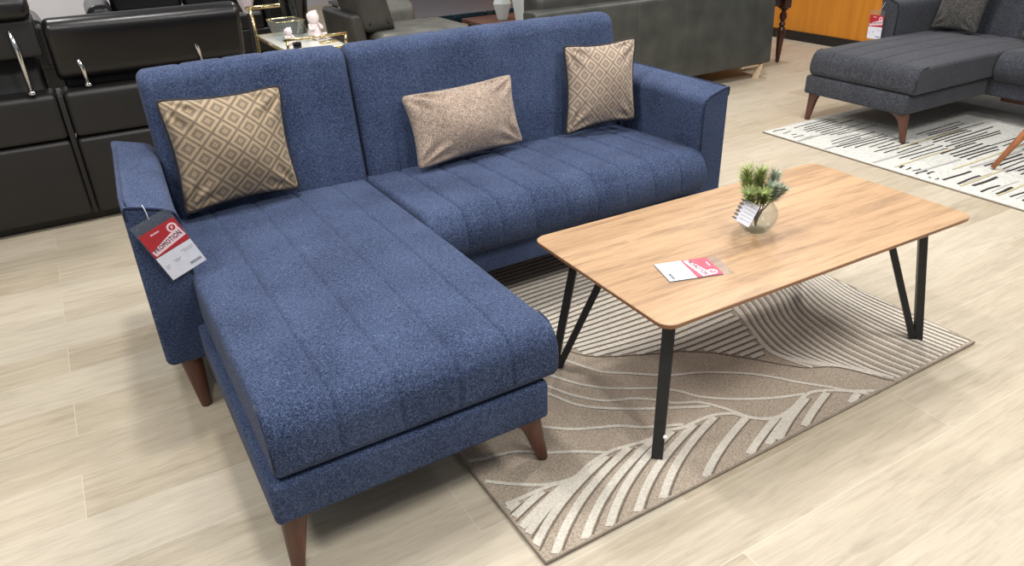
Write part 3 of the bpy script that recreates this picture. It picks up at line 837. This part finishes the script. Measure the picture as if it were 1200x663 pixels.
# spiral label leaning on the vase, facing the camera
lc = Vector((1.530, -.705, .531))
v = Vector((.660, .106, .744)).normalized(); n = Vector((-.4406, -.7648, .4701)); n = (n-v*n.dot(v)).normalized(); u = v.cross(n).normalized()
mw = Matrix(((u.x, v.x, n.x, lc.x), (u.y, v.y, n.y, lc.y), (u.z, v.z, n.z, lc.z), (0, 0, 0, 1)))
lb = bpy.data.objects.new('plant_label', None); C.objects.link(lb); lb.matrix_world = mw; tag(lb, 'small white spiral-bound label hanging at the mouth of the glass vase', 'label')
bm = bmesh.new(); add_box(bm, (-.023, -.034, -.0008), (.023, .034, .0008), .0004); obj('card', bm, M['white_card'], lb, smooth=False)
bm = bmesh.new()
for k in range(6):
    y = -.028+k*.0112; add_tube(bm, [(-.022+.006*math.cos(a)-.004, y, .005*math.sin(a)) for a in [2*PI*i/10 for i in range(10)]], .0016, 6, closed=True)
obj('spiral', bm, M['grey_ink'], lb)
bm = bmesh.new()
for k in range(5):
    x0 = -.012
    while x0 < .018: rect(bm, x0, -.022+k*.0105, x0+.0045, -.0205+k*.0105, .0012); x0 += .0065
obj('small_print', bm, M['grey_ink'], lb, smooth=False)

# ------------------------------------------------------------------ black leather recliner sofa seen from behind
rs = thing('recliner_sofa', 'black leather recliner sofa seen from behind at the left, chrome levers on raised headrests', 'sofa', (-.5, 1.84, 0))
def L(p): return tuple(a-b for a, b in zip(p, (-.5, 1.84, 0)))
units = [(-.92, -.10), (-.072, .768), (-1.76, -.945)]
for ui, (x0, x1) in enumerate(units):
    bm = extr(L((x0, 1.84, .05)), L((x1, 2.0, .41)), (.02, .02, .02, .02), .02, 0, (), nn=(6, 4, 4)); obj('back_panel', bm, M['black_leather_matte'], rs)
    bm = extr(L((x0, 1.845, .416)), L((x1, 2.02, .625)), (.02, .02, .03, .03), .025, 0, (), nn=(6, 4, 4)); obj('back_panel', bm, M['black_leather_matte'], rs)
    def post(p): p.y += .22*max(0, p.z-.5); return p
    bm = extr(L((x0+.02, 1.95, .3)), L((x1-.02, 2.12, .80)), (.03, .03, .05, .05), .03, 0, (), nn=(6, 4, 4), post=post); obj('backrest', bm, M['black_leather_matte'], rs)
    bm = extr(L((x0, 2.1, .2)), L((x1, 2.78, .47)), (.05, .06, .05, .08), .03, 0, (), nn=(6, 6, 4)); obj('seat', bm, M['black_leather'], rs)
    # headrest: tilted slab with a fat rolled top
    if ui == 1:
        def post(p): p.y += -.25*(p.z-.70); return p
        bm = extr(L((x0+.0, 1.87, .66)), L((x1-.008, 2.03, .935)), (.05, .05, .075, .078), .03, 0, (), nn=(8, 4, 5), post=post); obj('headrest', bm, M['black_leather'], rs)
        lv = [((.026, 1.86, .755), (.040, 1.872, .64)), ((.520, 1.86, .80), (.548, 1.872, .675))]
    else:
        bm = extr(L((x0, 1.85, .785)), L((x1+.004, 2.02, .955)), (.015, .03, .03, .03), .015, 0, (), nn=(8, 4, 5)); obj('headrest', bm, M['black_leather_matte'], rs)
        bm = extr(L((x0, 1.80, .945)), L((x1+.004, 2.04, 1.05)), (.04, .04, .05, .05), .03, 0, (), nn=(8, 4, 5)); obj('headrest', bm, M['black_leather'], rs)
        o_ = x1+.10
        lv = [((o_-.195, 1.835, .905), (o_-.185, 1.845, .64))]
        if ui == 0: lv.append(((x0+.12, 1.835, .905), (x0+.13, 1.845, .64)))
    for a, b in lv:
        bm = bmesh.new(); A, B = Vector(L(a)), Vector(L(b))
        add_tube(bm, [A, A.lerp(B, .3)+Vector((.006, 0, 0)), B], [.009, .011, .010], 8)
        add_tube(bm, [B+Vector((-.012, 0, 0)), B+Vector((.012, 0, 0))], .012, 8)
        obj('lever', bm, M['chrome'], rs)
bm = bmesh.new(); add_box(bm, L((-1.74, 1.9, 0)), L((.74, 2.72, .21)), .01); obj('plinth', bm, M['black_leather_matte'], rs, sharp=40)
for x in (-.934, -.086):
    bm = bmesh.new(); add_box(bm, L((x-.012, 1.855, .05)), L((x+.012, 2.05, .61)), .004); obj('spacer', bm, M['black_leather_matte'], rs, sharp=40)

# black armchair and sofa further back
def arm_sofa(name, label, cat, loc, rz, W, D, seats, H=.78, armh=.6, aw=.22, fab='black_leather', r=.09):
    t = thing(name, label, cat, loc, rz)
    bm = extr((-W/2, -D/2, .06), (W/2, D/2, .28), (.02,)*4, .02, 0, (), nn=(4, 4, 3)); obj('base', bm, M[fab], t)
    for s in (-1, 1):
        x0, x1 = (-W/2, -W/2+aw) if s < 0 else (W/2-aw, W/2)
        bm = extr((x0, -D/2-.01, .2), (x1, D/2, armh), (.03, .03, r, r), .06, 1, (), nn=(6, 5, 4)); obj('arm', bm, M[fab], t)
    w = (W-2*aw)/seats
    for k in range(seats):
        x0 = -W/2+aw+k*w
        bm = extr((x0+.005, -D/2-.02, .26), (x0+w-.005, D/2-.2, .46), (.05, .03, .07, .03), .03, 0, (), crown=.015, nn=(6, 6, 4)); obj('seat_cushion', bm, M[fab], t)
        bm = extr((x0+.005, D/2-.32, .44), (x0+w-.005, D/2-.06, H), (.05, .05, .09, .08), .05, 0, (), nn=(6, 5, 5)); obj('back_cushion', bm, M[fab], t)
    for sx in (-1, 1):
        for sy in (-1, 1):
            bm = bmesh.new(); add_lathe(bm, [(.018, 0), (.026, .065)], (sx*(W/2-.08), sy*(D/2-.08), 0), 12); obj('leg', bm, M['black_metal'], t)
    return t
arm_sofa('armchair', 'black leather armchair far back behind the recliner sofa, at the top left', 'armchair', (-.62, 5.35, 0), 0.05, 1.05, .9, 1)
arm_sofa('leather_sofa', 'black leather sofa far back behind the raised headrest of the recliner', 'sofa', (1.1, 6.0, 0), -.03, 1.7, .9, 2)

# ------------------------------------------------------------------ gold bar cart
CX0, CX1, CY0, CY1, CZ = 1.035, 1.375, 2.16, 2.86, .62
bc = thing('bar_cart', 'gold metal bar cart with mirrored tray behind the navy sofa', 'cart', ((CX0+CX1)/2, (CY0+CY1)/2, 0))
def B(x, y, z): return (x-(CX0+CX1)/2, y-(CY0+CY1)/2, z)
bm = bmesh.new(); add_box(bm, B(CX0+.006, CY0+.006, CZ-.012), B(CX1-.006, CY1-.006, CZ), .002); obj('tray', bm, M['painted_mirror'], bc, sharp=40)
bm = bmesh.new()
add_tube(bm, [B(CX0, CY0, CZ-.008), B(CX1, CY0, CZ-.008), B(CX1, CY1, CZ-.008), B(CX0, CY1, CZ-.008)], .010, 8, closed=True)
obj('tray_frame', bm, M['gold'], bc)
bm = bmesh.new(); add_box(bm, B(CX0+.006, CY0+.006, .162), B(CX1-.006, CY1-.006, .17), .002); sh_ = obj('lower_shelf', bm, M['painted_mirror'], bc, sharp=40)
bm = bmesh.new(); add_tube(bm, [B(CX0, CY0, .17), B(CX1, CY0, .17), B(CX1, CY1, .17), B(CX0, CY1, .17)], .009, 8, closed=True); obj('shelf_frame', bm, M['gold'], sh_)
bm = bmesh.new()
add_tube(bm, [B(CX0-.012, CY0, CZ+.062), B(CX1+.004, CY0, CZ+.062)], .0085, 8)
for x in (CX0+.006, CX1-.004): add_tube(bm, [B(x, CY0, CZ-.01), B(x, CY0, CZ+.06)], .008, 8)
obj('gallery_rail', bm, M['gold'], bc)
for x in (CX0, CX1):
    bm = bmesh.new()
    add_tube(bm, [B(x, CY1, .06), B(x, CY1, .4), B(x, CY1, CZ), B(x, CY1+.015, CZ+.09), B(x, CY1+.05, CZ+.135), B(x, CY1+.12, CZ+.145)], .011, 8)
    obj('leg', bm, M['gold'], bc)
    bm = bmesh.new(); add_tube(bm, [B(x, CY0, .06), B(x, CY0, CZ)], .010, 8); obj('leg', bm, M['gold'], bc)
    for y in (CY0, CY1):
        bm = bmesh.new(); add_tube(bm, [B(x-.01, y, .031), B(x+.01, y, .031)], .031, 16); obj('wheel', bm, M['black_metal'], bc)
bm = bmesh.new(); add_tube(bm, [B(CX0-.01, CY1+.12, CZ+.145), B(CX1+.01, CY1+.12, CZ+.145)], .012, 8); obj('handle', bm, M['gold'], bc)
# things on the cart
def figurine(name, label, loc, s, rz=0):
    bm = bmesh.new()
    def ball(c, r, sc=(1, 1, 1)):
        m = Matrix.Translation(Vector(c)*s) @ Matrix.Diagonal((*[q*s for q in sc], 1))
        bmesh.ops.create_uvsphere(bm, u_segments=18, v_segments=12, radius=r, matrix=m)
    ball((0, 0, .045), .05, (1, .85, .95)); ball((0, .004, .09), .036, (1, .85, 1)); ball((0, -.004, .15), .045, (1, .95, 1.08))
    ball((-.042, 0, .165), .012, (.8, .6, 1.6)); ball((.034, .012, .185), .016, (1, 1, .8))
    for sx in (-1, 1):
        add_tube(bm, [Vector(p)*s for p in ((sx*.036, 0, .105), (sx*.052, -.03, .075), (sx*.022, -.055, .085))], [.014*s, .013*s, .011*s], 8)
        add_tube(bm, [Vector(p)*s for p in ((sx*.03, -.02, .02), (sx*.045, -.07, .03), (sx*.04, -.075, .008))], [.02*s, .018*s, .014*s], 8)
    o = obj(name, bm, M['figurine'])
    o.location = loc; o.rotation_euler = (0, 0, rz)
    return tag(o, label, 'figurine')
figurine('figurine', 'larger white crouching figurine on the gold bar cart', (1.290, 2.47, CZ), .80, .35)
figurine('figurine', 'smaller white crouching figurine in front of the glass box on the bar cart', (1.110, 2.375, CZ), .48, .2)
# square glass container with gold rim
gb = thing('glass_box', 'square clear glass container with gold rim on the bar cart', 'glass container', (1.145, 2.53, CZ), .1)
bm = bmesh.new()
def frustum(bm, r0, r1, z0, z1, flip=False):
    A = [bm.verts.new((sx*r0, sy*r0, z0)) for sx, sy in ((-1, -1), (1, -1), (1, 1), (-1, 1))]
    Bv = [bm.verts.new((sx*r1, sy*r1, z1)) for sx, sy in ((-1, -1), (1, -1), (1, 1), (-1, 1))]
    for k in range(4): bm.faces.new((A[k], A[(k+1) % 4], Bv[(k+1) % 4], Bv[k]))
    return A, Bv
a0, a1 = frustum(bm, .062, .085, 0, .115); b0, b1 = frustum(bm, .057, .080, .006, .115)
bm.faces.new(a0[::-1]); bm.faces.new(b0)
for k in range(4): bm.faces.new((a1[k], a1[(k+1) % 4], b1[(k+1) % 4], b1[k]))
obj('bowl', bm, M['glass'], gb, smooth=False)
bm = bmesh.new(); add_tube(bm, [(-.083, -.083, .116), (.083, -.083, .116), (.083, .083, .116), (-.083, .083, .116)], .003, 6, closed=True); obj('rim', bm, M['gold'], gb)
# black vessel with patterned rim
vs_ = thing('ice_bucket', 'black glossy bucket with patterned silver rim at the back of the bar cart', 'bucket', (1.27, 2.765, CZ))
bm = bmesh.new(); add_lathe(bm, [(.055, 0), (.062, .006), (.074, .10), (.088, .225), (.092, .23), (.086, .228), (.07, .10), (.056, .01)], seg=28); obj('body', bm, M['black_gloss'], vs_)
bm = bmesh.new(); add_lathe(bm, [(.0885, .22), (.0955, .223), (.097, .237), (.0955, .251), (.089, .253), (.086, .237)], seg=28, closed_top=False, closed_bot=False); rm = obj('rim', bm, M['chrome'], vs_)
bm = bmesh.new()
for k in range(16):
    a = 2*PI*k/16; add_lathe(bm, [(.001, .225), (.007, .237), (.001, .249)], (.0945*math.cos(a), .0945*math.sin(a), 0), 6)
obj('stud', bm, M['black_gloss'], rm)['kind'] = 'stuff'
bm = bmesh.new(); add_lathe(bm, [(.022, 0), (.024, .003), (.024, .028), (.020, .032)], seg=16); o = obj('candle_tin', bm, M['black_gloss']); o.location = (1.115, 2.245, CZ)
tag(o, 'small dark round tin behind the front rail of the bar cart', 'tin')
bm = bmesh.new(); add_box(bm, (-.045, -.03, 0), (.045, .03, .012), .003); o = obj('coaster_stack', bm, M['gold'], sharp=40); o.location = (1.31, 2.30, CZ); o.rotation_euler.z = .2
tag(o, 'flat gold coaster near the right corner of the bar cart tray', 'coaster')
# lamp with a white tapered shade left of the cart
fl = thing('floor_lamp', 'white tapered lamp shade standing on a dark pole behind the bar cart handle', 'lamp', (1.17, 3.62, 0))
bm = bmesh.new(); add_lathe(bm, [(.13, 0), (.13, .015), (.02, .025)], seg=24); obj('base', bm, M['black_metal'], fl, sharp=40)
bm = bmesh.new(); add_lathe(bm, [(.010, .02), (.010, .70)], seg=10); obj('pole', bm, M['black_metal'], fl, sharp=40)
bm = bmesh.new(); add_lathe(bm, [(.022, .655), (.03, .67), (.10, .86), (.095, .86), (.025, .675)], seg=6, closed_top=False); obj('lamp_shade', bm, M['planter'], fl, smooth=False)

# ------------------------------------------------------------------ grey leather chaise seen from its open end
gc = thing('leather_lounge_chair', 'grey leather lounge seat with loose pillow behind the bar cart', 'lounge seat', (2.2, 3.6, 0))
def G(p): return (p[0]-2.2, p[1]-3.6, p[2])
def post(p): p.x -= .10*max(0, p.z-.3); return p
bm = extr(G((1.80, 3.22, .08)), G((1.90, 3.86, .625)), (.02, .02, .035, .04), .025, 1, (), nn=(6, 3, 6), post=post); obj('backrest', bm, M['grey_leather_dark'], gc)
bm = extr(G((1.93, 3.08, .30)), G((2.66, 3.63, .49)), (.05, .05, .055, .055), .05, 0, (), crown=.008, nn=(6, 6, 4)); obj('seat_cushion', bm, M['grey_leather'], gc)
bm = extr(G((1.95, 3.64, .1)), G((2.47, 3.84, .635)), (.03, .03, .095, .095), .06, 0, (), nn=(5, 4, 5)); obj('arm', bm, M['grey_leather'], gc)
bm = extr(G((1.90, 3.16, .08)), G((2.60, 3.8, .31)), (.02,)*4, .02, 0, (), nn=(4, 4, 3)); obj('base', bm, M['grey_leather_dark'], gc)
for x in (1.98, 2.54):
    for y in (3.24, 3.74):
        bm = bmesh.new(); add_lathe(bm, [(.012, 0), (.02, .085)], G((x, y, 0)), 12); obj('leg', bm, M['chrome'], gc)
def post(p): p.x -= .28*max(0, p.z-.48); return p
bm = extr(G((1.86, 3.20, .485)), G((2.13, 3.60, .95)), (.06, .06, .10, .10), .07, 1, (), crown=.0, nn=(6, 5, 7), post=lambda p: post(p)); bc_ = obj('back_cushion', bm, M['grey_leather_dark'], gc)
bm = bmesh.new(); add_tube(bm, [post(Vector(G(q))) for q in ((2.10, 3.222, .50), (2.115, 3.222, .56), (2.115, 3.222, .75), (2.09, 3.222, .88))], .005, 6); obj('seam', bm, M['grey_leather'], bc_)

# grey table with dark glass edge
gt = thing('glass_edge_table', 'grey-topped low table with dark teal glass edge at the back', 'table', (3.0, 4.7, 0))
bm = bmesh.new(); add_box(bm, (-.62, -.80, .42), (.66, .9, .45), .004); obj('tabletop', bm, M['greytop'], gt, sharp=40)
bm = bmesh.new(); add_box(bm, (-.63, -.83, .375), (.67, -.80, .446), .003); obj('glass_edge', bm, M['teal_glass'], gt, sharp=40)
for x in (-.35, .25):
    bm = bmesh.new(); add_box(bm, (x-.025, -.845, .0), (x+.025, -.79, .448), .003); obj('leg', bm, M['black_metal'], gt, sharp=40)
for x in (-.6, .5):
    bm = bmesh.new(); add_box(bm, (x-.025, .75, .0), (x+.025, .80, .42), .003); obj('leg', bm, M['black_metal'], gt, sharp=40)
# brown coffee table with two frosted vases
wt = thing('coffee_table', 'reddish brown wood coffee table carrying two frosted vases behind the navy sofa', 'table', (3.40, 3.46, 0))
bm = bmesh.new(); add_box(bm, (-.45, -.36, .385), (.45, .36, .42), .006); obj('tabletop', bm, M['brown_wood'], wt, sharp=40)
for sx in (-1, 1):
    for sy in (-1, 1):
        bm = bmesh.new(); add_lathe(bm, [(.016, 0), (.026, .386)], (sx*.39, sy*.30, 0), 12); obj('leg', bm, M['brown_wood'], wt)
def facet_vase(prof, loc, label, seg=6):
    bm = bmesh.new(); add_lathe(bm, prof, seg=seg, closed_top=False)
    o = obj('frosted_vase', bm, M['frost'], smooth=False); o.location = loc; tag(o, label, 'vase'); return o
facet_vase([(.038, 0), (.044, .004), (.084, .13), (.05, .215), (.046, .22), (.040, .216), (.076, .13), (.038, .012)], (3.175, 3.51, .42), 'frosted white vase with wide faceted waist, left of two on the brown table')
facet_vase([(.040, 0), (.044, .004), (.092, .27), (.086, .27), (.038, .012)], (3.205, 3.27, .42), 'frosted white vase flaring to a wide mouth, right of two on the brown table')

# ------------------------------------------------------------------ big grey sofa with its back to us
gs = thing('leather_sofa', 'grey leather sofa seen from behind with pale angled legs, right of the navy backrest', 'sofa', (3.6, 2.0, 0))
def S(p): return (p[0]-3.6, p[1]-2.0, p[2])
seams = [2.53+.425*k-3.6 for k in range(1, 5)]
def post(p):
    p.y += .05*max(0, p.z-.1); return p
bm = extr(S((2.56, 2.0, .115)), S((4.715, 2.16, .685)), (.015, .02, .025, .03), .015, 0, seams, .0025, .006, 0, 0, nn=(16, 4, 6), post=post); obj('back_panel', bm, M['sofa_back'], gs)
for k in range(3):
    x0 = 2.64+.665*k
    bm = extr(S((x0, 2.14, .40)), S((x0+.67, 2.34, .80)), (.05, .05, .09, .09), .06, 0, (), nn=(6, 4, 5)); obj('back_cushion', bm, M['grey_leather_dark'], gs)
    bm = extr(S((x0, 2.2, .26)), S((x0+.67, 2.88, .44)), (.04, .05, .05, .06), .04, 0, (), nn=(6, 6, 4)); obj('seat_cushion', bm, M['grey_leather'], gs)
for x0, x1 in ((2.62, 2.90), (4.62, 4.72)):
    bm = extr(S((x0, 2.1, .14)), S((x1+.0, 2.98, .50)), (.03, .03, .05, .05), .05, 1, (), nn=(6, 3, 4)); obj('arm', bm, M['grey_leather'], gs)
bm = bmesh.new(); add_box(bm, S((2.62, 2.03, .112)), S((4.66, 2.9, .27)), .01); obj('base', bm, M['grey_leather_dark'], gs, sharp=40)
for x in (2.72, 4.60):
    for y in (2.035, 2.84):
        bm = bmesh.new(); bar(bm, S((x, y, 0)), S((x+(.03 if x > 4 else -.03), y, .112)), .026, .05, (1, 0, 0))
        s_ = -1 if x > 4 else 1
        add_box(bm, S((min(x, x+s_*.18), y-.02, .098)), S((max(x, x+s_*.18), y+.02, .114)))
        obj('leg', bm, M['cream_metal'], gs, smooth=False)
# dark turned-leg table
tt = thing('turned_leg_table', 'dark wooden table with turned spindle leg beside the orange wall', 'table', (5.0, 2.60, 0))
prof = [(.013, 0), (.016, .02), (.020, .06), (.031, .22), (.034, .255), (.026, .285), (.017, .295), (.026, .305), (.026, .315), (.018, .325), (.018, .345), (.028, .352), (.030, .375), (.028, .395), (.019, .402), (.019, .42), (.034, .43), (.034, .44)]
for sx in (-1, 1):
    for sy in (-1, 1):
        bm = bmesh.new(); add_lathe(bm, prof, (sx*.19, sy*.26, 0), 16)
        add_box(bm, (sx*.19-.038, sy*.26-.038, .44), (sx*.19+.038, sy*.26+.038, .53), .004); obj('leg', bm, M['dark_wood'], tt, sharp=40)
bm = bmesh.new(); add_box(bm, (-.19, -.27, .46), (.19, -.25, .53)); add_box(bm, (-.19, .25, .46), (.19, .27, .53)); add_box(bm, (-.2, -.26, .46), (-.18, .26, .53)); add_box(bm, (.18, -.26, .46), (.2, .26, .53)); obj('apron', bm, M['dark_wood'], tt, smooth=False)
bm = bmesh.new(); add_box(bm, (-.25, -.32, .53), (.25, .32, .56), .008); obj('tabletop', bm, M['dark_wood'], tt, sharp=40)

# stool at the right edge: one splayed leg is in view
st = thing('wooden_stool', 'teak stool with tapered splayed leg on the ivory rug at right edge', 'stool', (4.24, -.44, .0165))
bm = bmesh.new(); add_lathe(bm, [(.14, .41), (.175, .415), (.185, .43), (.18, .445), (.165, .45)], seg=32); obj('seat', bm, M['orange_leg'], st, sharp=40)
for k in range(4):
    a = math.radians(135+90*k)
    if k == 0: p0, p1 = Vector((-.277, .275, 0)), Vector((-.125, .13, .415))
    else: p0, p1 = Vector((.39*math.cos(a), .39*math.sin(a), 0)), Vector((.18*math.cos(a), .18*math.sin(a), .415))
    p1.xy = p1.xy*.9
    bm = bmesh.new(); add_tube(bm, [p0, p0.lerp(p1, .5), p1], [.0125, .019, .022], 12); obj('leg', bm, M['orange_leg'], st)

# ------------------------------------------------------------------ camera
Rm = ((0.8579006411932982, -0.5129154050035953, -0.030401926750218425), (-0.26438826873629034, -0.3899320647086283, -0.8820724620271811), (0.44057386803435705, 0.7647684435318076, -0.47013178427243274))
cam = bpy.data.cameras.new('camera'); co = bpy.data.objects.new('camera', cam); C.objects.link(co)
x, y, z = Rm
co.matrix_world = Matrix(((x[0], -y[0], -z[0], -.02068), (x[1], -y[1], -z[1], -2.04239), (x[2], -y[2], -z[2], 1.36164), (0, 0, 0, 1)))
cam.sensor_fit = 'HORIZONTAL'; cam.sensor_width = 36; cam.lens = 36*862.43/1200; cam.clip_start = .05; cam.clip_end = 60
SC.camera = co

# ------------------------------------------------------------------ light
def area(loc, size, power, col=(1, .97, .935), target=None, spread=None):
    power *= .52
    l = bpy.data.lights.new('ceiling_spot_or_fill', 'AREA'); l.shape = 'DISK'; l.size = size; l.energy = power; l.color = col
    if spread: l.spread = math.radians(spread)
    o = bpy.data.objects.new('ceiling_spot_or_fill', l); C.objects.link(o); o.location = loc
    if target is not None:
        d = Vector(target)-Vector(loc); o.rotation_euler = d.to_track_quat('-Z', 'Y').to_euler()
    return o
w = bpy.data.worlds.new('world'); SC.world = w; w.use_nodes = True
bg = w.node_tree.nodes['Background']; bg.inputs['Color'].default_value = (.92, .95, 1, 1); bg.inputs['Strength'].default_value = .3
area((.5, .5, 3.1), .22, 75, target=(.6, -.1, 0))
area((2.5, .1, 3.1), .3, 80, target=(2.0, -.5, 0))
area((1.3, -2.3, 3.1), .6, 75, target=(1.3, -1.3, 0))
area((-1.2, -.2, 3.1), .6, 90, target=(-.6, -.3, 0))
area((-.3, -1.9, 3.1), .4, 45, target=(-.2, -1.2, 0))
area((3.4, .6, 3.1), .3, 80, target=(3.6, .3, 0))
area((-.2, 2.6, 3.1), .4, 50, target=(-.2, 1.9, .5))
area((2.2, 3.4, 3.1), .5, 70, target=(2.2, 2.9, .3))
area((5.2, 2.4, 3.1), .4, 70, target=(5.6, 2.4, .2))
area((3.0, -1.8, 3.1), .6, 100, target=(2.6, -1.4, 0))  # fill lamp added to brighten the floor at right
area((-.3, 7.2, 2.6), .8, 170, target=(0, 9, .6))  # unseen lamp, added to lighten the grey back wall
SC.view_settings.view_transform = 'Standard'
SC.view_settings.look = 'None'
SC.view_settings.exposure = 0
